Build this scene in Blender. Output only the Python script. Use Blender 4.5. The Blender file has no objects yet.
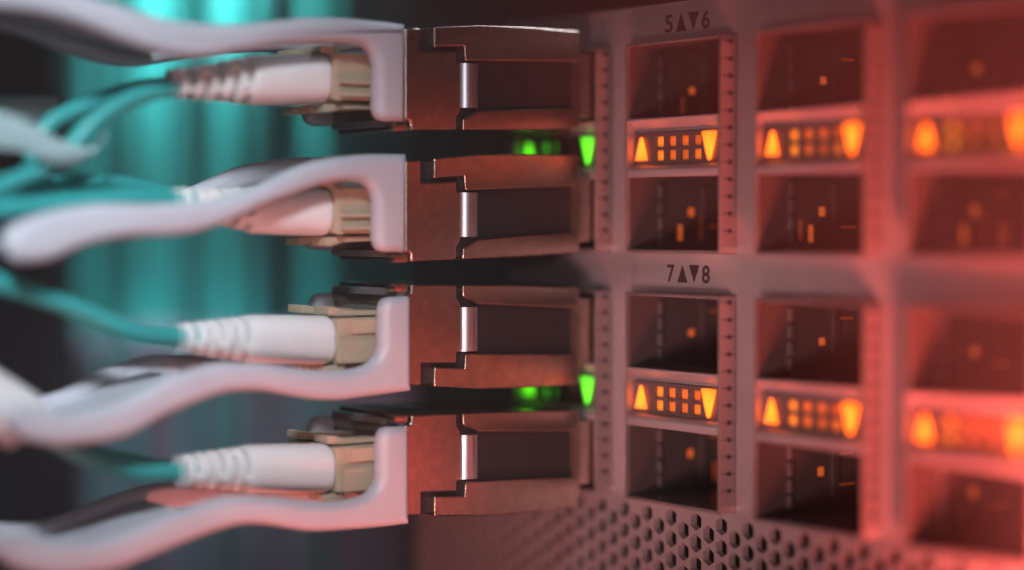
import bpy, bmesh, math, random
from mathutils import Vector
random.seed(7)
MM = 0.001
# ------------------------------------------------------------------ camera
F = 2050.0; AZ = math.radians(36.05); PITCH = math.atan(65/F); D0 = 256.0
s_, c_ = math.sin(AZ), math.cos(AZ)
fh = Vector((-c_, s_, 0)); RV = Vector((s_, c_, 0))
CAM = -(fh*D0) - RV*((594-512)/F*D0)                      # millimetres
fw = fh*math.cos(PITCH) - Vector((0, 0, math.sin(PITCH))); UP = RV.cross(fw)
sc = bpy.context.scene
cd = bpy.data.cameras.new('camera'); cam = bpy.data.objects.new('camera', cd)
sc.collection.objects.link(cam); sc.camera = cam
cam.location = CAM*MM
cam.rotation_euler = fw.to_track_quat('-Z', 'Y').to_euler()
cd.sensor_width = 36; cd.lens = F/1024*36; cd.clip_start = 0.005; cd.clip_end = 10
cd.dof.use_dof = True; cd.dof.focus_distance = 0.2445; cd.dof.aperture_fstop = 4.7
# ------------------------------------------------------------------ world, lamps, exposure
w = bpy.data.worlds.new('World'); sc.world = w; w.use_nodes = True
w.node_tree.nodes['Background'].inputs[0].default_value = (0.36, 0.20, 0.22, 1)
w.node_tree.nodes['Background'].inputs[1].default_value = 0.02
sc.view_settings.view_transform = 'Standard'; sc.view_settings.look = 'None'
sc.view_settings.exposure = 0; sc.view_settings.gamma = 1
def lamp(name, loc, target, size, power, col, spread=180):
    ld = bpy.data.lights.new(name, 'AREA'); ld.shape = 'DISK'; ld.size = size*MM; ld.energy = power; ld.color = col
    ld.spread = math.radians(spread)
    o = bpy.data.objects.new(name, ld); sc.collection.objects.link(o); o.location = Vector(loc)*MM
    o.rotation_euler = (Vector(target)-Vector(loc)).to_track_quat('-Z', 'Y').to_euler()
    return o
lamp('key_lamp', (200, -190, 165), (-8, -72, 2), 50, 0.032, (0.78, 0.89, 1.0), 22)
lamp('highlight_lamp', (235, -185, 22), (-5, -40, 0), 40, 0.0030, (0.9, 0.93, 1.0), 30)  # added unseen lamp for highlights on the roller and edges
lamp('red_wash_lamp', (96, -22, -56), (84, 0, -30), 24, 0.13, (1.0, 0.125, 0.095), 90)  # added lamp; stands in for a red colour wash at lower right
lamp('red_fill_lamp', (60, -78, -125), (4, -40, -58), 40, 0.025, (1.0, 0.28, 0.24), 54)  # added fill that turns the lower tabs pink
lamp('haze_fill_lamp', (134, -70, -22.5), (138, -66, 40), 8, 0.32, (1.0, 0.14, 0.11), 120)  # added below the frame only to redden the haze
lamp('panel_fill_lamp', (120, -150, -60), (12, 0, -18), 40, 0.009, (1.0, 0.52, 0.50), 28)  # added fill to lift the middle of the panel
lamp('cable_fill_lamp', (-135, 6, 125), (-168, 38, 10), 50, 0.13, (0.80, 0.97, 1.0), 70)  # added so the hanging cables catch light
lamp('rim_lamp', (-15, 115, 165), (-4, -14, 0), 40, 0.006, (0.80, 0.88, 1.0), 26)  # added above the chassis to brighten upper edges

# ------------------------------------------------------------------ helpers
COL = sc.collection
def ray(x, y): return fw + RV*((x-512)/F) + UP*((285-y)/F)
def onX(x, y, X):                      # pixel -> point on the plane X = const
    d = ray(x, y); return CAM + d*((X-CAM.x)/d.x)
def onY(x, y, Y):
    d = ray(x, y); return CAM + d*((Y-CAM.y)/d.y)
def deep(x, y, dep): return CAM + ray(x, y)*dep

def new(name, bm, mat, parent=None, bevel=0, seg=2, smooth=True, org=None):
    """link a bmesh built in millimetres as ONE mesh object"""
    o_ = Vector(org) if org is not None else (Vector(parent.get('_o', (0, 0, 0))) if parent else Vector((0, 0, 0)))
    if bevel:
        bmesh.ops.recalc_face_normals(bm, faces=bm.faces); bm.normal_update()
        es = [e for e in bm.edges if len(e.link_faces) == 2 and e.calc_face_angle(0) > 0.6]
        bmesh.ops.bevel(bm, geom=es, offset=bevel, segments=seg, profile=0.5, affect='EDGES', clamp_overlap=True)
    bmesh.ops.recalc_face_normals(bm, faces=bm.faces)
    me = bpy.data.meshes.new(name)
    for v in bm.verts: v.co = (v.co-o_)*MM
    bm.normal_update()
    if smooth:
        for f in bm.faces: f.smooth = True
        for e in bm.edges:
            if len(e.link_faces) == 2 and e.calc_face_angle(0) > 0.75: e.smooth = False
    bm.to_mesh(me); bm.free()
    me.materials.append(M[mat])
    o = link(name, me, parent)
    if bevel and smooth:
        wn = o.modifiers.new('weighted_normal', 'WEIGHTED_NORMAL'); wn.keep_sharp = True; wn.weight = 100
    return o
def link(name, me, parent=None, loc=None):
    o = bpy.data.objects.new(name, me); COL.objects.link(o)
    if parent: o.parent = parent
    if loc is not None: o.location = Vector(loc)*MM
    return o
def thing(name, label, cat, loc, group=None):
    o = bpy.data.objects.new(name, None); COL.objects.link(o); o.location = Vector(loc)*MM
    o.empty_display_size = 0.005; o['_o'] = tuple(loc)
    return tag(o, label, cat, group)
def tag(o, label, cat=None, group=None, kind=None):
    o['label'] = label
    if cat: o['category'] = cat
    if group: o['group'] = group
    if kind: o['kind'] = kind
    return o
def box(bm, x0, x1, y0, y1, z0, z1):
    vs = [bm.verts.new((x, y, z)) for x in (x0, x1) for y in (y0, y1) for z in (z0, z1)]
    for f in ((0,1,3,2), (4,6,7,5), (0,4,5,1), (2,3,7,6), (0,2,6,4), (1,5,7,3)): bm.faces.new([vs[i] for i in f])
    return bm
def B(*a): return box(bmesh.new(), *a)
def prism(poly, x0, x1, bm=None):      # poly of (y, z), extruded along X
    bm = bm or bmesh.new()
    a = [bm.verts.new((x0, y, z)) for y, z in poly]; b = [bm.verts.new((x1, y, z)) for y, z in poly]
    bm.faces.new(a); bm.faces.new(b[::-1]); n = len(poly)
    for i in range(n): bm.faces.new((a[i], b[i], b[(i+1) % n], a[(i+1) % n]))
    return bm
def rounded(poly, x0, x1, r, n=6):      # prism along X whose rims are rolled over with radius r
    N_ = len(poly); P2 = [Vector(p) for p in poly]
    area = sum(P2[i].x*P2[(i+1) % N_].y-P2[(i+1) % N_].x*P2[i].y for i in range(N_)); sg = 1 if area > 0 else -1
    nr = []
    for i in range(N_):
        t = (P2[(i+1) % N_]-P2[i]).normalized()+(P2[i]-P2[i-1]).normalized()
        t = t.normalized() if t.length > 1e-6 else Vector((1, 0)); nr.append(Vector((-t.y, t.x))*sg)
    bm = bmesh.new(); rings = []
    st_ = [(x0+r-r*math.sin(a), r-r*math.cos(a)) for a in [math.pi/2*(1-k/n) for k in range(n+1)]]
    st_ += [(x1-r+r*math.sin(a), r-r*math.cos(a)) for a in [math.pi/2*k/n for k in range(n+1)]]
    for X, ins in st_: rings.append([bm.verts.new((X, P2[i].x+nr[i].x*ins, P2[i].y+nr[i].y*ins)) for i in range(N_)])
    for a, b in zip(rings, rings[1:]):
        for i in range(N_): bm.faces.new((a[i], a[(i+1) % N_], b[(i+1) % N_], b[i]))
    bm.faces.new(rings[0]); bm.faces.new(rings[-1][::-1]); return bm
def prismY(poly, y0, y1, bm=None):     # poly of (x, z), extruded along Y
    bm = bm or bmesh.new()
    a = [bm.verts.new((x, y0, z)) for x, z in poly]; b = [bm.verts.new((x, y1, z)) for x, z in poly]
    bm.faces.new(a); bm.faces.new(b[::-1]); n = len(poly)
    for i in range(n): bm.faces.new((a[i], b[i], b[(i+1) % n], a[(i+1) % n]))
    return bm
def spline(pts, n=8):
    pts = [Vector(p) for p in pts]; P = [pts[0]*2-pts[1]]+pts+[pts[-1]*2-pts[-2]]; out = []
    for i in range(1, len(P)-2):
        a, b, c, d = P[i-1:i+3]
        for k in range(n):
            t = k/n
            out.append(0.5*((2*b)+(c-a)*t+(2*a-5*b+4*c-d)*t*t+(3*b-a-3*c+d)*t**3))
    return out+[P[-2]]
def tube(pts, r, sides=14, n=8, bm=None, cap=True):
    bm = bm or bmesh.new(); pts = spline(pts, n); rings = []
    nrm = None
    for i, p in enumerate(pts):
        t = (pts[min(i+1, len(pts)-1)]-pts[max(i-1, 0)]).normalized()
        if nrm is None:
            nrm = t.orthogonal().normalized()
        nrm = (nrm-t*nrm.dot(t)).normalized(); bi = t.cross(nrm)
        rr = r(i/(len(pts)-1)) if callable(r) else r
        rings.append([bm.verts.new(p+(nrm*math.cos(a)+bi*math.sin(a))*rr) for a in [2*math.pi*k/sides for k in range(sides)]])
    for a, b in zip(rings, rings[1:]):
        for k in range(sides): bm.faces.new((a[k], a[(k+1) % sides], b[(k+1) % sides], b[k]))
    if cap: bm.faces.new(rings[0][::-1]); bm.faces.new(rings[-1])
    return bm
# ------------------------------------------------------------------ materials
M = {}
def mat(name, col, rough=0.5, metal=0.0, bump=0.0, bscale=3000, var=0.0, vscale=300, coat=0, sss=0, emit=None, estr=0, speck=0, rvar=0, hot=False):
    m = bpy.data.materials.new(name); m.use_nodes = True; nt = m.node_tree; N = nt.nodes; L = nt.links
    b = N['Principled BSDF']; b.inputs['Base Color'].default_value = (*col, 1)
    b.inputs['Roughness'].default_value = rough; b.inputs['Metallic'].default_value = metal
    b.inputs['Coat Weight'].default_value = coat
    if sss:
        b.inputs['Subsurface Weight'].default_value = sss; b.inputs['Subsurface Scale'].default_value = 0.001
        b.inputs['Subsurface Radius'].default_value = (1, .8, .7)
    tc = N.new('ShaderNodeTexCoord')
    def noise(scale, detail=4):
        n = N.new('ShaderNodeTexNoise'); n.inputs['Scale'].default_value = scale; n.inputs['Detail'].default_value = detail
        L.new(tc.outputs['Object'], n.inputs['Vector']); return n
    if bump:
        n = noise(bscale, 3); bp = N.new('ShaderNodeBump'); bp.inputs['Strength'].default_value = bump; bp.inputs['Distance'].default_value = 0.0001
        L.new(n.outputs[0], bp.inputs['Height']); L.new(bp.outputs[0], b.inputs['Normal'])
    if var or speck:
        n = noise(vscale); r = N.new('ShaderNodeValToRGB'); L.new(n.outputs[0], r.inputs[0])
        r.color_ramp.elements[0].position = 0.3; r.color_ramp.elements[1].position = 0.72
        r.color_ramp.elements[0].color = (*[v*(1-var) for v in col], 1); r.color_ramp.elements[1].color = (*[min(1, v*(1+var*.6)) for v in col], 1)
        out = r.outputs[0]
        if speck:
            v = N.new('ShaderNodeTexVoronoi'); v.inputs['Scale'].default_value = 2600; L.new(tc.outputs['Object'], v.inputs['Vector'])
            n2 = noise(900, 2)
            ma = N.new('ShaderNodeMath'); ma.operation = 'LESS_THAN'; ma.inputs[1].default_value = 0.16; L.new(v.outputs['Distance'], ma.inputs[0])
            mb = N.new('ShaderNodeMath'); mb.operation = 'GREATER_THAN'; mb.inputs[1].default_value = 0.55; L.new(n2.outputs[0], mb.inputs[0])
            mc = N.new('ShaderNodeMath'); mc.operation = 'MULTIPLY'; L.new(ma.outputs[0], mc.inputs[0]); L.new(mb.outputs[0], mc.inputs[1])
            md = N.new('ShaderNodeMath'); md.operation = 'MULTIPLY'; md.inputs[1].default_value = speck; L.new(mc.outputs[0], md.inputs[0])
            mx = N.new('ShaderNodeMix'); mx.data_type = 'RGBA'; L.new(md.outputs[0], mx.inputs[0]); L.new(out, mx.inputs[6]); mx.inputs[7].default_value = (0.95, 0.85, 0.8, 1)
            out = mx.outputs[2]
        L.new(out, b.inputs['Base Color'])
    if rvar:
        n = noise(vscale*1.7); mr = N.new('ShaderNodeMapRange'); L.new(n.outputs[0], mr.inputs[0])
        mr.inputs[3].default_value = rough-rvar; mr.inputs[4].default_value = rough+rvar; L.new(mr.outputs[0], b.inputs['Roughness'])
    if emit and hot:
        ds = N.new('ShaderNodeVectorMath'); ds.operation = 'DISTANCE'; ds.inputs[1].default_value = (.5, .5, .5); L.new(tc.outputs['Generated'], ds.inputs[0])
        mr = N.new('ShaderNodeMapRange'); L.new(ds.outputs['Value'], mr.inputs[0]); mr.inputs[1].default_value = .05; mr.inputs[2].default_value = .72
        mr.inputs[3].default_value = estr*1.35; mr.inputs[4].default_value = estr*.4; L.new(mr.outputs[0], b.inputs['Emission Strength'])
    if emit:
        b.inputs['Emission Color'].default_value = (*emit, 1); b.inputs['Emission Strength'].default_value = estr
    M[name] = m; return m
mat('panel_metal', (0.42, 0.40, 0.42), 0.48, 0.55, 0.06, 2500, 0.12, 120, rvar=.06)
mat('cage_metal', (0.34, 0.31, 0.31), 0.42, 0.8, 0.05, 2500, 0.15, 260, rvar=.06)
mat('port_dark', (0.09, 0.07, 0.068), 0.25, 0.2)
mat('zinc', (0.50, 0.39, 0.33), 0.25, 0.98, 0.22, 6000, 0.16, 900, speck=0.8, rvar=.04)  # warm tint puts orange light into the neutral metal's colour
mat('nose_metal', (0.20, 0.18, 0.18), 0.4, 0.4, 0.05, 4000)
mat('nickel', (0.65, 0.65, 0.68), 0.36, 1.0)
mat('label_plate', (0.16, 0.12, 0.12), 0.42, 0.6, 0.08, 3000)
mat('tab_plastic', (0.42, 0.41, 0.44), 0.42, 0, 0.04, 1800, 0.06, 150, sss=.15)
mat('boot_white', (0.62, 0.60, 0.58), 0.45, 0, 0.05, 1500, 0.05, 200, sss=.06)
mat('beige', (0.38, 0.30, 0.21), 0.42, 0, 0.03, 2000, 0.06, 300, sss=.1)
mat('teal', (0.03, 0.38, 0.36), 0.36, 0, 0.06, 1500, 0.1, 120)
mat('lead_teal', (0.025, 0.25, 0.235), 0.36, 0, 0.06, 1500, 0.1, 120)
mat('strap', (0.24, 0.33, 0.33), 0.6, 0, 0.1, 900, 0.1, 120)
mat('ink', (0.03, 0.02, 0.02), 0.6)
mat('black', (0.012, 0.010, 0.011), 0.6)
mat('rack_grey', (0.20, 0.175, 0.235), 0.5, 0.1, 0, 1, 0.2, 30)
mat('amber', (0.8, 0.35, 0.05), 0.3, emit=(1.0, 0.12, 0.004), estr=5.5, hot=True)
mat('amber_dim', (0.6, 0.2, 0.04), 0.35, emit=(1.0, 0.17, 0.02), estr=1.0)
for q_, (e_, g_) in enumerate(((1.5, .22), (.8, .13), (.55, .12), (1.0, .17))): mat('amber_dim%d' % q_, (0.6, 0.2, 0.04), 0.35, emit=(1.0, g_, 0.01), estr=e_, hot=True)
mat('dim_glint', (0.3, 0.08, 0.03), 0.4, emit=(1.0, 0.15, 0.03), estr=0.09)  # glows to imitate faint orange reflections inside the ports
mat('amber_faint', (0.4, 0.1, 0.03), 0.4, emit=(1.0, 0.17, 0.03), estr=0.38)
mat('green', (0.1, 0.7, 0.1), 0.3, emit=(0.13, 1.0, 0.01), estr=2.2, hot=True)

# ================================================================== network switch
PX, RZ = 23.05, 30.25                    # column and row pitch
PW, PH_ = 16.6, 24.62                    # cage opening, both ports together
COLS, YP = 5, 2.6                        # panel plane lies 2.6 mm behind the collars' front
ZROW = (-3.57, -3.57-RZ)
switch = thing('network_switch', 'grey metal network switch front with stacked ports, amber lights and honeycomb vent', 'network switch', (0, 3, -60))
# front panel with one opening per cage
g = 0.45
xs = [-22.0]; holes = []
for k in range(COLS): xs += [-PW+PX*k-g, PX*k+g]
xs.append(106.0)
zs = [-34.75, ZROW[1]-g, ZROW[1]+PH_+g, ZROW[0]-g, ZROW[0]+PH_+g, 26.2]
bm = bmesh.new(); V = {}
def gv(i, j, y):
    if (i, j, y) not in V: V[i, j, y] = bm.verts.new((xs[i], y, zs[j]))
    return V[i, j, y]
solid = lambda i, j: 0 <= i < len(xs)-1 and 0 <= j < len(zs)-1 and not (i % 2 == 1 and j % 2 == 1)
for i in range(len(xs)-1):
    for j in range(len(zs)-1):
        if not solid(i, j): continue
        for y in (YP, YP+1.0): bm.faces.new((gv(i, j, y), gv(i+1, j, y), gv(i+1, j+1, y), gv(i, j+1, y)))
        for (di, dj, a, b) in ((-1, 0, (i, j), (i, j+1)), (1, 0, (i+1, j), (i+1, j+1)), (0, -1, (i, j), (i+1, j)), (0, 1, (i, j+1), (i+1, j+1))):
            if not solid(i+di, j+dj): bm.faces.new((gv(*a, YP), gv(*b, YP), gv(*b, YP+1.0), gv(*a, YP+1.0)))
front = new('front_panel', bm, 'panel_metal', switch)
front['_o'] = tuple(switch['_o'])
# lettering printed on the panel
def lettering(txt, x0, zc, h, pitch):
    bmt = bmesh.new()
    for k, ch in enumerate(txt):
        cx = x0+pitch*k
        if ch in 'ud':
            hw = pitch*0.44; a, b = (zc-h/2, zc+h/2) if ch == 'u' else (zc+h/2, zc-h/2)
            prismY([(cx-hw, a), (cx+hw, a), (cx, b)], YP-0.03, YP-0.006, bmt)
        else:
            cu = bpy.data.curves.new('glyph', 'FONT'); cu.body = ch; cu.size = 1; cu.align_x = 'CENTER'; cu.offset = 0.022
            ob = bpy.data.objects.new('glyph', cu); COL.objects.link(ob)
            dg = bpy.context.evaluated_depsgraph_get(); me = bpy.data.meshes.new_from_object(ob.evaluated_get(dg))
            zz = [v.co.y for v in me.vertices]; lo, hi = min(zz), max(zz)
            xx = [v.co.x for v in me.vertices]; xm, xw = (min(xx)+max(xx))/2, max(xx)-min(xx)
            vs = [bmt.verts.new((cx+(v.co.x-xm)/xw*pitch*0.66, YP-0.03, zc-h/2+(v.co.y-lo)/(hi-lo)*h)) for v in me.vertices]
            for p in me.polygons:
                try: bmt.faces.new([vs[i] for i in p.vertices])
                except ValueError: pass
            bpy.data.objects.remove(ob); bpy.data.curves.remove(cu)
    o = new('lettering', bmt, 'ink', front, smooth=False); return o
p0, p1 = onY(669, 23, YP), onY(706, 20, YP)
tag(lettering('5ud6', p0.x, (p0.z+p1.z)/2, 2.15, (p1.x-p0.x)/3), 'dark printed port numbers 5 and 6 with two arrowheads')
p0, p1 = onY(671, 273, YP), onY(706, 273, YP)
tag(lettering('7ud8', p0.x, (p0.z+p1.z)/2-.1, 2.15, (p1.x-p0.x)/3), 'dark printed port numbers 7 and 8 with two arrowheads')

# honeycomb vent below the cages
def grille(X0, X1, ztop, rows):
    bm = bmesh.new(); VP = 2.62; CP = 2.28; R = CP/1.5; ri = 1.12
    nc = int((X1-X0)/CP); cache = {}
    def vv(x, y, z):
        k = (round(x, 2), y, round(z, 2))
        if k not in cache: cache[k] = bm.verts.new((x, y, z))
        return cache[k]
    for c in range(nc):
        cx = X0+CP*(c+.5)
        for r in range(rows):
            cz = ztop-VP*(r+(0.5 if c % 2 == 0 else 0))
            ang = [math.radians(60*k) for k in range(6)]
            out = [(cx+R*math.cos(a), cz+VP/2/0.866*math.sin(a)) for a in ang]
            if r == 0 and c % 2 == 1:           # solid half cell at the top edge
                P4 = [(cx+R, ztop), (cx+R/2, cz-VP/2), (cx-R/2, cz-VP/2), (cx-R, ztop)]
                bm.faces.new([vv(x, YP, z) for x, z in P4]); continue
            inn = [(cx+ri*math.cos(a+math.pi/6), cz+ri*math.sin(a+math.pi/6)) for a in ang]
            for k in range(6):
                q = (k+1) % 6
                bm.faces.new((vv(*[out[k][0]], YP, out[k][1]), vv(out[q][0], YP, out[q][1]), vv(inn[q][0], YP, inn[q][1]), vv(inn[k][0], YP, inn[k][1])))
                bm.faces.new((vv(inn[k][0], YP, inn[k][1]), vv(inn[q][0], YP, inn[q][1]), vv(inn[q][0], YP+1.0, inn[q][1]), vv(inn[k][0], YP+1.0, inn[k][1])))
    return bm
gr = new('vent_grille', grille(-44.0, 106.0, -34.76, 9), 'panel_metal', switch)
tag(gr, 'honeycomb vent of small hexagonal holes under the lowest ports')
new('lower_lip', B(-44.4, 106, YP-1.2, YP+1.6, -61, -58.0), 'panel_metal', switch, bevel=.3)
# chassis box behind
bm = bmesh.new()
box(bm, -21.6, 105.6, YP+1.02, 150, 25.0, 26.0)
box(bm, -22.0, -21.0, YP+1.02, 150, -34.7, 24.98)
box(bm, -44.2, 106, 60, 61, -61, 24.9)
box(bm, -44.2, -21.98, YP+1.3, 150, -35.6, -34.77)
box(bm, -44.3, -43.3, YP+1.3, 150, -61, -35.62)
new('chassis', bm, 'black', switch)

# --- one stacked port cage, local origin at the opening's lower left front corner
def cage_mesh():
    bm = bmesh.new(); t = 0.38; y1 = 34
    def shell(x0, x1, z0, z1, y0=0):
        box(bm, x0-t, x0, y0, y1, z0-t, z1+t); box(bm, x1, x1+t, y0, y1, z0-t, z1+t)
        box(bm, x0, x1, y0, y1, z1, z1+t); box(bm, x0, x1, y0, y1, z0-t, z0)
    shell(0, PW, 0, PH_)
    return bm
LO, HI = 8.75, 15.85                                  # light strip between the two ports
def prep(bm, name, mat_, bevel=0, smooth=True):
    o = new(name, bm, mat_, None, bevel=bevel, smooth=smooth); me = o.data; bpy.data.objects.remove(o); return me
ME = {}
ME['cage'] = prep(cage_mesh(), 'port_cage', 'cage_metal', .12)
bm = bmesh.new()                                        # bridge: sloped lips above and below a sunken strip
prism([(0.05, HI), (0.05, HI-.25), (1.6, HI-1.35), (1.6, HI-1.7), (20, HI-1.7), (20, HI)], 0.02, PW-.02, bm)
prism([(0.05, LO), (20, LO), (20, LO+1.5), (0.9, LO+1.5), (0.4, LO+1.3), (0.05, LO+.9)], 0.02, PW-.02, bm)
ME['bridge'] = prep(bm, 'bridge', 'panel_metal', .1)
# vent plate with two rows of four square holes
VX0, VX1, VZ0, VZ1 = 3.9, 12.1, LO+1.9, HI-2.0
hx = [VX0-1.2]; hw, hp = 1.5, 2.28
for k in range(4): a = 4.0+hp*k; hx += [a, a+hw]
hx.append(PW-.1); hx[0] = 0.1
zc = (LO+1.5+HI-1.7)/2
hz = [LO+1.5, zc-1.46, zc-.2, zc+.2, zc+1.46, HI-1.7]
bm = bmesh.new()
for i in range(len(hx)-1):
    for j in range(5):
        if i % 2 == 1 and j % 2 == 1: continue
        box(bm, hx[i], hx[i+1], 1.2, 1.75, hz[j], hz[j+1])
bmesh.ops.remove_doubles(bm, verts=bm.verts, dist=1e-4)
dup = {}
for f in bm.faces: dup.setdefault(tuple(sorted(v.index for v in f.verts)), []).append(f)
bm.verts.index_update(); dup = {}
for f in bm.faces: dup.setdefault(tuple(sorted(v.index for v in f.verts)), []).append(f)
bmesh.ops.delete(bm, geom=[f for l in dup.values() if len(l) > 1 for f in l], context='FACES')
ME['vent'] = prep(bm, 'vent_plate', 'label_plate', 0, smooth=False)
ME['guide'] = [prep(B(hx[1+2*k]+.02, hx[2+2*k]-.02, 1.5, 2.6, hz[1+2*j]+.02, hz[2+2*j]-.02), 'light_window', 'amber_dim%d' % ((0, 1, 2, 3, 0, 1, 1, 2)[j*4+k]), .1) for j in (0, 1) for k in range(4)]
mat('green_dim', (0.05, 0.4, 0.05), 0.3, emit=(0.08, 1.0, 0.02), estr=0.9, hot=True)
ME['gguide'] = prep(B(hx[1]+.02, hx[2]-.02, 1.78, 2.6, hz[1]+.02, hz[4]-.02), 'light_window', 'green_dim', .1)
def tri(cx, zc, wd, ht, up, m, tip):
    n = 6; r = 0.32; pts = []
    base = [(-wd/2, -ht/2), (wd/2, -ht/2), (tip*wd, ht/2), (-tip*wd, ht/2)]
    if not up: base = [(x, -z) for x, z in base][::-1]
    return prep(prismY([(cx+x, zc+z) for x, z in base], 0.75, 1.19, None), 'indicator_light', m, .16)
for m in ('amber', 'green'):
    ME['L', m] = tri(1.6, zc, 2.0, 2.8, True, m, .03)
    ME['R', m] = tri(14.0, zc+.1, 2.5, 3.4, False, m, .07)
# spring finger bulging from a collar side (right side; the left one is mirrored)
def finger(sx):
    bm = bmesh.new(); prof = [(0.15, 0.03), (0.5, .14), (1.0, .22), (1.6, .24), (2.15, .16), (2.5, .05)]
    hz_ = 0.99
    for k, (y, o) in enumerate(prof):
        for z in (-hz_, hz_):
            zz = z*(1-0.12*math.sin(math.pi*k/5))
            bm.verts.new((sx*o, y, zz)); bm.verts.new((sx*(o-.14), y+.02, zz))
    bm.verts.ensure_lookup_table(); vs = bm.verts
    for k in range(len(prof)-1):
        a, b = 4*k, 4*k+4
        for (p, q) in ((0, 2), (2, 3), (3, 1), (1, 0)): bm.faces.new((vs[a+p], vs[a+q], vs[b+q], vs[b+p]))
    bm.faces.new((vs[0], vs[2], vs[3], vs[1])); e = 4*(len(prof)-1); bm.faces.new((vs[e], vs[e+1], vs[e+3], vs[e+2]))
    # dimple
    nf = len(bm.faces); tube([(sx*.2, 1.35, .93), (sx*.27, 1.35, .93)], .3, 10, 2, bm); bm.faces.ensure_lookup_table()
    for f in list(bm.faces)[nf:]: f.material_index = 1
    me = prep(bm, 'spring_finger', 'finger_metal'); me.materials.append(M['black']); return me
mat('finger_metal', (0.24, 0.20, 0.20), 0.55, 0.6, 0.05, 2500)
ME['fr'], ME['fl'] = finger(1), finger(-1)
# port liner: contact block, and added dark walls that paint in the port's shade
bm = bmesh.new()
for z0 in (0, HI):
    h = LO if z0 == 0 else PH_-HI
    box(bm, 0.02, PW-.02, 24, 30, z0+.02, z0+h-.02)
    box(bm, 3, PW-3, 17, 23.98, z0+h/2-.7, z0+h/2+.7)
    box(bm, 0.02, .5, 12, 12.9, z0+1, z0+h-1)
for z0, z1 in ((0.02, LO-.02), (HI+.02, PH_-.02)):
    box(bm, 0.015, .05, .5, 24, z0, z1); box(bm, PW-.05, PW-.015, .5, 24, z0, z1)
    box(bm, .06, PW-.06, .5, 24, z0, z0+.04); box(bm, .06, PW-.06, .5, 24, z1-.04, z1)
ME['liner'] = prep(bm, 'contact_shade_liner', 'port_dark')
glows = [(0.06, .3, 9.9, 10.8, HI+3.4, HI+4.3), (0.06, .3, 9.8, 10.7, 4.0, 5.1), (0.06, .3, 8.1, 8.8, 1.0, 3.0)]  # emissive boxes standing in for orange glints on the port wall
ME['glow'] = [prep(B(*q), 'painted_glint', 'amber_faint', .32) for q in glows]

ME['dim_glint'] = [prep(B(0.06, .2, y, y+a, z, z+b), 'painted_glint', 'dim_glint', .03) for y, a, z, b in
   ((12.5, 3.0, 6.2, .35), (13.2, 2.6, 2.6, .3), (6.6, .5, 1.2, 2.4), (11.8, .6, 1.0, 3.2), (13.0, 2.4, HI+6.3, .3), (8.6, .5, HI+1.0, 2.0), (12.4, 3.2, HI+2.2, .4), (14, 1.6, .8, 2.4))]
bm = bmesh.new()
for z0, h in ((0, LO), (HI, PH_-HI)):
    for q in range(4): box(bm, 0.06, .42, 5.0, 5.7, z0+.5+q*(h-1)/4, z0+.5+(q+.8)*(h-1)/4)
ME['strip'] = prep(bm, 'spring_strip', 'cage_metal', .08)
for k in range(COLS):
    for r in (0, 1):
        loc = Vector((-PW+PX*k, 0, ZROW[r]))
        cg = link('port_cage', ME['cage'], switch, loc-Vector(switch['_o']))
        lk = lambda n, me, at=(0, 0, 0): link(n, me, cg, at)
        lk('contact_shade_liner', ME['liner'])
        lk('bridge', ME['bridge']); lk('vent_plate', ME['vent'])
        m = 'green' if k == 0 else 'amber'
        lk('indicator_light', ME['L', m]); lk('indicator_light', ME['R', m])
        for q in ME['guide']:
            if k: lk('light_window', q)
        if k == 0: lk('light_window', ME['gguide'])
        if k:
            for q in ME['glow'][r:] if r == 0 else ME['glow'][:2]: lk('painted_glint', q)
        lk('spring_strip', ME['strip'])
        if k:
            for q in random.sample(ME['dim_glint'], 3): lk('painted_glint', q)
        for i in range(12):
            z = 1.35+i*(PH_-2.7)/11
            lk('spring_finger', ME['fr'], (PW+.37, 0, z))
            if k: lk('spring_finger', ME['fl'], (-.37, 0, z))
        tag(cg, ('transceiver-filled ' if k == 0 else 'empty ')+'stacked port pair, '+('upper' if r == 0 else 'lower')+' row, '+['with green lights', 'nearest the printed numbers', 'second column of amber lights', 'third column of amber lights', 'rightmost column'][k])

# ================================================================== transceivers with pull tabs
XN = -16.6
# pull tab outlines traced on the near side plane: upper edge and lower edge, left to right
TABS = [
 dict(bar=(376, 405, 27, 121), up=True,
      top=[(-60,-46),(-10,-36),(40,-20),(85,-6),(125,6),(165,18),(200,23),(240,24),(277,20),(314,17),(350,18),(385,21),(405,24)],
      bot=[(-60,4),(-10,8),(40,14),(85,26),(125,42),(165,54),(200,58),(240,52),(277,46),(314,43),(345,43),(362,45)]),
 dict(bar=(376, 406, 154, 252), up=True,
      top=[(5,238),(14,226),(50,212),(100,204),(150,204),(215,199),(240,192),(266,182),(293,169),(319,160),(345,156),(372,154),(406,154)],
      bot=[(8,254),(18,263),(50,261),(85,247),(125,238),(190,234),(235,220),(266,206),(293,196),(319,186),(345,181),(362,182)]),
 dict(bar=(382, 411, 297, 391), up=False,
      top=[(8,412),(16,403),(45,409),(75,413),(125,400),(165,379),(215,364),(240,363),(265,363),(289,367),(321,371),(350,370),(366,366)],
      bot=[(10,426),(25,440),(65,446),(125,437),(165,416),(215,396),(240,391),(265,391),(289,395),(314,399),(338,400),(363,397),(387,394),(411,391)]),
 dict(bar=(380, 409, 427, 525), up=False,
      top=[(-6,536),(4,528),(40,538),(75,542),(110,537),(165,516),(215,500),(240,496),(270,497),(314,502),(345,501),(364,497)],
      bot=[(-4,553),(15,569),(60,578),(115,570),(150,557),(200,537),(240,525),(270,525),(309,531),(344,530),(383,527),(409,524)]),
]
def interp(pts, n):
    return [(p.x, p.y) for p in spline([(x, y, 0) for x, y in pts], n)]
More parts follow.
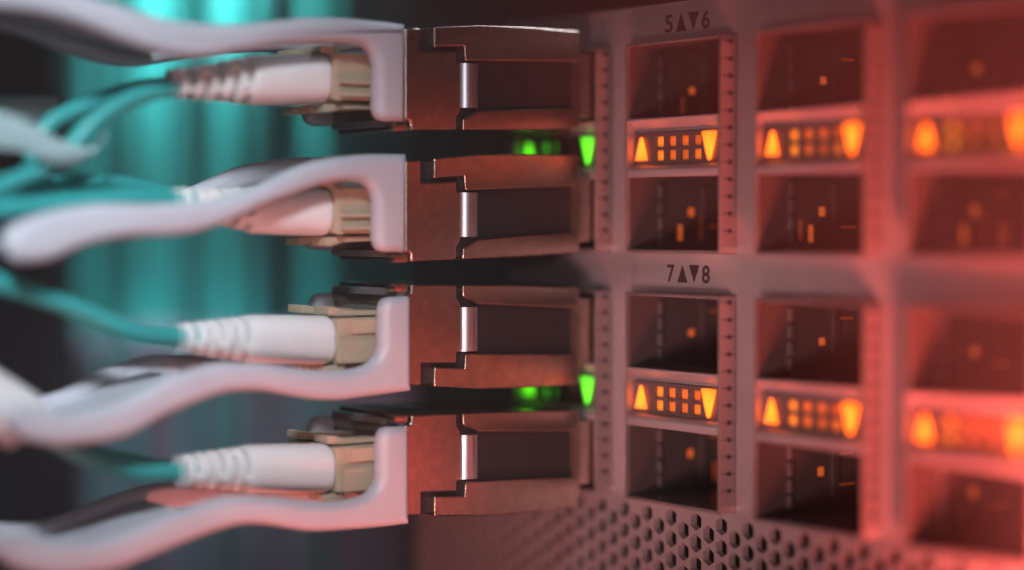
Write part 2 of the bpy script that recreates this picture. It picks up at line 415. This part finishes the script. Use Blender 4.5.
def tab_outline(T):
    x0, x1, y0, y1 = T['bar']; top = interp(T['top'], 4); bot = interp(T['bot'], 4); r = 9
    if T['up']:
        fil = [(x0-9, bot[-1][1]+2), (x0-3, bot[-1][1]+8), (x0, bot[-1][1]+18)]
        corner = [(x0, y1-r-3), (x0+2, y1-6), (x0+5, y1-2), (x0+11, y1), (x1-1, y1)]
        px = top+corner[::-1]+fil[::-1]+bot[::-1]
    else:
        fil = [(x0-9, top[-1][1]-4), (x0-3, top[-1][1]-11), (x0, top[-1][1]-20)]
        corner = [(x0, y0+r+3), (x0+2, y0+6), (x0+5, y0+2), (x0+11, y0), (x1-1, y0)]
        px = top+fil+corner+bot[::-1]
    return px, top, bot
TZ = (16.7, 1.3, -13.75, -29.1)
TL = ['topmost metal transceiver, its grey pull tab running off the upper left edge',
      'second metal transceiver from the top, its grey pull tab ending near the left edge',
      'third metal transceiver from the top, with pull tab curving below its white connector',
      'lowest metal transceiver, just above the honeycomb vent, with pull tab below']
REF = 16.7
def zpoly(px, zc, sgn):
    out = []
    for x, y in px:
        p = onX(x, y, 0); out.append((p.y, zc+sgn*(p.z-REF)))
    return out
for i in range(4):
    zc_, sg = TZ[i], (1 if i < 2 else -1); T = TABS[i]
    t = thing('optical_transceiver', TL[i], 'transceiver', (XN/2, -14, zc_-6.2), 'metal transceivers plugged into the left column')
    P = lambda px: zpoly(px, zc_, sg)
    # side plates
    new('head', prism(P([(405,28),(421,28),(421,51),(457,51),(457,62),(461,62),(461,112),(457,117),(457,130),(411,130),(411,121),(405,120)]), XN+.05, 0), 'zinc', t, bevel=.28, seg=3)
    new('latch_slider', prism(P([(434,27),(479,25),(530,27),(580,31),(580,61),(467,61),(465,58),(465,46),(434,47)]), XN+.1, -.02), 'zinc', t, bevel=.24, seg=3)
    new('lower_shell', prism(P([(463,119),(479,110.5),(580,108),(580,128),(530,130),(463,130)]), XN+.1, -.04), 'zinc', t, bevel=.24, seg=3)
    new('side_plate', prism(P([(463,63),(580,63),(580,107),(480,109),(463,117)]), XN+1.2, -1.15), 'label_plate', t, bevel=.1)
    p = zpoly([(473, 62), (473, 109)], zc_, sg)
    ym = p[0][0]
    new('edge_roller', tube([(-1.7, ym, p[0][1]-sg*.15), (-1.7, ym, (p[0][1]+p[1][1])/2), (-1.7, ym, p[1][1]+sg*.15)], 1.55, 28, 2), 'nickel', t)
    new('core', B(XN+.9, -.9, -27.4, -3.02, zc_-5.6, zc_+5.6), 'black', t)
    new('inserted_body', B(XN+.5, -.5, -3.0, 16.5, zc_-4.0, zc_+4.0), 'zinc', t, bevel=.2)
    q = P([(394,122),(409,122),(409,131),(394,131)])
    new('pivot_foot', prism(q, -2.2, -.15), 'zinc', t, bevel=.3)
    mat_n = 'nose_metal'
    new('nose', B(XN+.6, -.6, -28.7, -27.42, zc_-5.7, zc_+5.7), mat_n, t, bevel=.3)
    # receptacle ring round the plugs on the end face
    yr = -28.72
    bm = bmesh.new(); zz = zc_
    box(bm, XN+1.4, -1.4, yr-.25, yr-.02, zz+3.9, zz+4.9); box(bm, XN+1.4, -1.4, yr-.25, yr-.02, zz-4.9, zz-3.9)
    box(bm, XN+1.4, XN+2.0, yr-.25, yr-.02, zz-3.88, zz+3.88)
    new('receptacle', bm, 'zinc', t, bevel=.05)
    # pull tab: two arms, a web between them, rounded
    px, top, bot = tab_outline(T)
    yz = [(lambda v: (v.y, v.z))(onX(x, y, .3)) for x, y in px]
    tab = new('pull_tab', rounded(yz, -1.8, .8, 1.15), 'tab_plastic', t)
    tab['_o'] = tuple(t['_o'])
    new('far_arm', rounded(yz, XN-.8, XN+1.8, 1.15), 'tab_plastic', tab)
    # web in the left half
    bmw = bmesh.new(); up_, dn_ = [], []
    n = 26
    def at(curve, x):
        for (xa, ya), (xb, yb) in zip(curve, curve[1:]):
            if xa <= x <= xb: return ya+(yb-ya)*(x-xa)/(xb-xa+1e-9)
        return curve[-1][1] if x > curve[-1][0] else curve[0][1]
    xa = max(top[0][0], bot[0][0])+10; xb = 205
    tpl, btl = [], []
    for k in range(n+1):
        x = xa+(xb-xa)*k/n; ym_ = (at(top, x)+at(bot, x))/2
        v = onX(x, ym_-4, .3); u = onX(x, ym_+5, .3); tpl.append((v.y, v.z)); btl.append((u.y, u.z))
    new('web', prism(tpl+btl[::-1], XN+1.3, -1.3), 'tab_plastic', tab)

# ================================================================== fibre patch cables
XA, XB = -5.3, -11.5
PL = [dict(f=(334, 78), rf=25.5, m=(262, 79), t=(176, 83), rt=14), dict(f=(336, 212), rf=24, m=(262, 210), t=(180, 201), rt=13),
      dict(f=(339, 341), rf=24.5, m=(258, 340), t=(183, 338.5), rt=14), dict(f=(338, 470), rf=24.5, m=(258, 471), t=(183, 472.5), rt=15.5)]
FL = ['white boot fibre cable plugged in at the top, leads held by a strap',
      'white boot fibre cable second from top, half hidden behind a grey pull tab',
      'white boot fibre cable third from top, one teal lead rising to the left edge',
      'lowest white boot fibre cable, its teal lead leaving a white sleeve at left']
LEADS = [
 [[(176,87),(150,93),(120,104),(95,122),(72,146),(40,170),(-10,190),(-70,215)], [(176,84),(145,88),(110,97),(75,110),(50,124),(34,146),(36,170),(58,190),(120,215)]],
 [[(180,202),(150,199),(110,199),(60,203),(10,209),(-40,214),(-90,216)], [(180,200),(140,188),(100,183),(60,184),(25,192),(-10,203),(-60,208),(-110,225)]],
 [[(183,340),(150,335),(115,326),(75,308),(35,294),(0,283),(-50,266),(-100,252)], [(183,340),(150,335),(115,325),(75,307),(35,293),(0,282),(-50,265),(-110,246)]],
 [[(183,475),(150,473),(115,466),(80,454),(50,438),(24,421),(-16,398),(-60,373)], [(183,472),(160,468),(130,462),(100,456),(70,446),(40,436),(0,432),(-60,430)]],
]
def boot(p, X):
    f, m, e = [Vector((X, v.y, v.z)) for v in (onX(*p['f'], X+2.8), onX(*p['m'], X+2.5), onX(*p['t'], X+1.4))]
    sc_ = (CAM-f).length/F
    rf, rt = p['rf']*sc_*.985, p['rt']*sc_*.95
    bm = bmesh.new(); NS, NA = 132, 36; rings = []
    fm = 0.46                                    # share of the smooth front part
    for a in range(NS+1):
        t = a/NS
        P_ = f.lerp(m, t/fm) if t < fm else m.lerp(e, (t-fm)/(1-fm))
        if t < .03: r0 = rf*(.86+.14*math.sin(t/.03*math.pi/2))
        elif t < fm: r0 = rf*(1-.05*(t/fm)**2)
        else: r0 = rf*.95+(rt-rf*.95)*((t-fm)/(1-fm))**.9
        ring = []
        for k in range(NA):
            th = 2*math.pi*k/NA; r = r0
            if t > fm:
                u = (t-fm)/(1-fm)*6.0; ph = u-math.floor(u); idx = int(u)
                if idx < 6:
                    g_ = max(0, min(1, (ph-.5)/.08)) * max(0, min(1, (1.0-ph)/.08))
                    bridge = abs(math.cos(th+idx*math.pi/2+.6)) > .965
                    r *= 1-(.62*g_ if not bridge else .05*g_)
            sq = (abs(math.cos(th))**2.6+abs(math.sin(th))**2.6)**(-1/2.6)
            mix = 1-min(1, t/.75); r *= 1+(sq-1)*mix
            ring.append(bm.verts.new(P_+Vector((r*math.cos(th), 0, r*math.sin(th)))))
        rings.append(ring)
    for a, b in zip(rings, rings[1:]):
        for k in range(NA): bm.faces.new((a[k], a[(k+1) % NA], b[(k+1) % NA], b[k]))
    bm.faces.new(rings[0]); bm.faces.new(rings[-1][::-1])
    return bm
for i in range(4):
    p = PL[i]; f = onX(*p['f'], XA+2.8); f.x = XA; sg = 1 if i < 2 else -1; z0 = f.z
    ft = thing('fibre_patch_cable', FL[i], 'fibre cable', tuple(f), 'white boot fibre cables plugged into the transceivers')
    for X in (XA, XB):
        y0, y1 = f.y+.1, -27.85
        h = 2.9
        body = new('plug_body', B(X-2.75, X+2.75, y0-.25, y1+3, z0-h*.98+(.35 if sg > 0 else .1), z0+h*.98+(.1 if sg > 0 else -.2)), 'beige', ft, bevel=.3)
        body['_o'] = tuple(ft['_o'])
        # raised side rails, inset face and latch
        new('side_rail', B(X+2.76, X+3.35, y0+.35, y1+.5, z0-.6, z0-.2) if sg > 0 else B(X+2.76, X+3.3, y0+.4, y1+.3, z0-2.6, z0+.1), 'beige', body, bevel=.1)
        new('side_rail', B(X+2.76, X+3.3, y0+.35, y1+.5, z0-2.1, z0-1.6) if sg > 0 else B(X+2.76, X+3.15, y0+1.5, y1+.3, z0+.8, z0+2.4), 'beige', body, bevel=.1)
        new('collar', B(X+2.76, X+2.95, y0-.1, y0+.9, z0-2.6, z0+2.6) if sg > 0 else B(X+2.76, X+2.9, y0-.1, y0+.7, z0+.4, z0+2.5), 'beige', body, bevel=.1)
        if sg < 0: new('pin_hole', tube([(X+2.7, y1-1.0, z0+.75), (X+3.02, y1-1.0, z0+.75)], .42, 14, 2), 'beige', body)
        # latch lever towards the outside and release clip
        new('latch', prism([(y0-.9, z0-sg*3.0), (y0+.6, z0-sg*2.85), (y1-1.4, z0-sg*2.8), (y1-1.4, z0-sg*3.35), (y0+1.4, z0-sg*3.5), (y0-.1, z0-sg*3.9), (y0-.9, z0-sg*3.92)][::1], X-1.5, X+1.9), 'beige', body, bevel=.12)
        new('release_clip', prism([(y0-1.4, z0+sg*3.0), (y0+1.1, z0+sg*2.6), (y0+1.3, z0+sg*3.2), (y0+.3, z0+sg*3.7), (y0-1.4, z0+sg*3.75)], X-1.9, X+2.2), 'beige', body, bevel=.15)
        bt = new('boot', boot(p, X), 'boot_white', ft)
    for L_, X in zip(LEADS[i], (XA, XB)):
        pts = [onX(x, y, X if k < 2 else X*.8-1.2) for k, (x, y) in enumerate(L_)] if X == XB else [onX(x, y, X) for x, y in L_]
        e = onX(*p['t'], X+1.4); e.x = X; pts[0] = e + Vector((0, 3, 0))
        new('lead', tube(pts, 1.02 if i != 2 else 1.12, 16, 8), 'lead_teal', ft)
    if i == 3:
        a, b = onX(22, 421, XA), onX(-70, 368, XA); d = (b-a)
        sl = new('sleeve', tube([a, a+d*.15, a+d*.5, b], lambda t: 3.25+.25*t, 28, 6, cap=False), 'boot_white', ft)
        sm = sl.modifiers.new('thick', 'SOLIDIFY'); sm.thickness = 0.0006; sm.offset = -1

# ================================================================== pale strap round the upper leads
def ribbon(up, lo, X, xcurve=None, th=.5):
    a, b = interp(up, 6), interp(lo, 6); bm = bmesh.new(); n = len(a); rows = []
    for k in range(n):
        t = k/(n-1); Xk = X if xcurve is None else X+xcurve(t)
        rows.append([onX(*a[k], Xk), onX((a[k][0]+b[k][0])/2, (a[k][1]+b[k][1])/2, Xk+.5), onX(*b[k], Xk)])
    fr = [[bm.verts.new(v) for v in r] for r in rows]; bk = [[bm.verts.new(v-Vector((th, 0, 0))) for v in r] for r in rows]
    for k in range(n-1):
        for j in (0, 1):
            bm.faces.new((fr[k][j], fr[k+1][j], fr[k+1][j+1], fr[k][j+1])); bm.faces.new((bk[k][j], bk[k][j+1], bk[k+1][j+1], bk[k+1][j]))
        bm.faces.new((fr[k][0], bk[k][0], bk[k+1][0], fr[k+1][0])); bm.faces.new((fr[k][2], fr[k+1][2], bk[k+1][2], bk[k][2]))
    for k in (0, n-1):
        for j in (0, 1): bm.faces.new((fr[k][j], fr[k][j+1], bk[k][j+1], bk[k][j]))
    return bm
st = thing('cable_strap', 'pale blue-white strap looped round the teal leads at upper left', 'cable strap', tuple(onX(20, 160, -3)))
new('band', ribbon([(-70,100),(-30,106),(0,112),(30,122),(56,138),(80,147),(98,145),(106,132)], [(-70,142),(-30,145),(0,148),(28,152),(50,161),(72,164),(94,154),(107,136)], -3.2, lambda t: -5*max(0, t-.6)**1.5), 'strap', st)
new('band_tail', ribbon([(-70,92),(-30,95),(0,97),(30,97),(56,98),(62,103)], [(-70,120),(-30,121),(0,121),(22,121),(44,118),(58,108)], -15.5), 'strap', st)

# ================================================================== background inside the rack
def quad_box(name, px0, px1, dep, thick, mat_, label, cat=None, kind=None):
    """upright slab facing the camera, between two pixels at a given distance"""
    a, b = deep(px0[0], px0[1], dep), deep(px1[0], px1[1], dep)
    bm = bmesh.new(); A_ = Vector((a.x, a.y, 0)); B_ = Vector((b.x, b.y, 0)); n = fh*thick
    vs = [bm.verts.new(Vector((q.x, q.y, z))+o) for o in (Vector(), n) for q in (A_, B_) for z in (a.z, b.z)]
    for f in ((0,1,3,2), (4,6,7,5), (0,4,5,1), (2,3,7,6), (0,2,6,4), (1,5,7,3)): bm.faces.new([vs[i] for i in f])
    o = new(name, bm, mat_, None, bevel=min(2, thick*.3))
    return tag(o, label, cat, kind=kind)
tag(quad_box('rack_wall', (-900, -900), (1100, 1300), 620, 10, 'black', 'dark back of the equipment rack'), 'dark back of the equipment rack', kind='structure')
quad_box('rack_shelf', (60, 338), (415, 1000), 378, 30, 'rack_grey', 'blurred blue-grey metal box low behind the connectors', 'metal box')
quad_box('rack_post', (-60, -400), (66, 900), 350, 16, 'black', 'blurred black rack post behind the pale strap at left', 'rack post')
quad_box('rack_post', (268, -500), (292, 120), 372, 8, 'black', 'short blurred dark bar behind the topmost white boot', 'rack post')
BG = [(78,455,2.0,0),(95,445,2.8,0),(109,450,2.0,1),(138,412,2.6,0),(152,404,3.2,0),(170,410,2.5,0),(176,440,2.0,1),(215,415,2.4,0),(230,402,3.0,0),(248,397,3.2,0),
      (305,425,2.2,1),(320,412,2.8,0),(337,430,2.0,1),(385,470,1.6,1)]
BG += [(128,352,.9,0),(187,362,1.0,0),(204,350,.8,0),(241,356,1.0,0),(283,360,.9,1),(297,348,.8,0),(326,358,1.0,0),(100,366,.9,0)]
mat('teal_shaded', (0.006, 0.15, 0.16), 0.45, 0, 0.06, 1500, 0.1, 120)  # darker copy of the teal; dim bands of the curtain put into colour
for k, (x, d, rr, dk) in enumerate(BG):
    w1, w2 = random.uniform(-14, 14), random.uniform(-14, 14)
    pts = [deep(x+w1, -330, d), deep(x+w1*.6, -100, d+4), deep(x+w2*.4, 100, d-3), deep(x-w1*.5, 290, d+2), deep(x+w2, 430, d), deep(x+w2*1.6, 640, d+8), deep(x+w2*2, 800, d+8)]
    o = new('hanging_cable', tube(pts, rr, 14, 6), 'teal_shaded' if dk else 'teal')
    tag(o, 'blurred '+('dark' if dk else 'bright')+' teal fibre cable hanging in the curtain behind the connectors', 'fibre cable', 'teal cables hanging at the back')
# ================================================================== added haze that carries the red wash
hz_ = new('haze', B(-520, 330, -280, 640, -330, 420), 'black'); hz_.data.materials.clear()
hm = bpy.data.materials.new('haze'); hm.use_nodes = True; nt = hm.node_tree; nt.nodes.clear()
vo = nt.nodes.new('ShaderNodeVolumePrincipled'); vo.inputs['Density'].default_value = 0.21; vo.inputs['Color'].default_value = (.9, .9, .9, 1)
om = nt.nodes.new('ShaderNodeOutputMaterial'); nt.links.new(vo.outputs[0], om.inputs['Volume'])
hz_.data.materials.append(hm); tag(hz_, 'added faint haze carrying a red wash at the lower right', kind='stuff')
for o in bpy.data.objects:
    if '_o' in o: del o['_o']
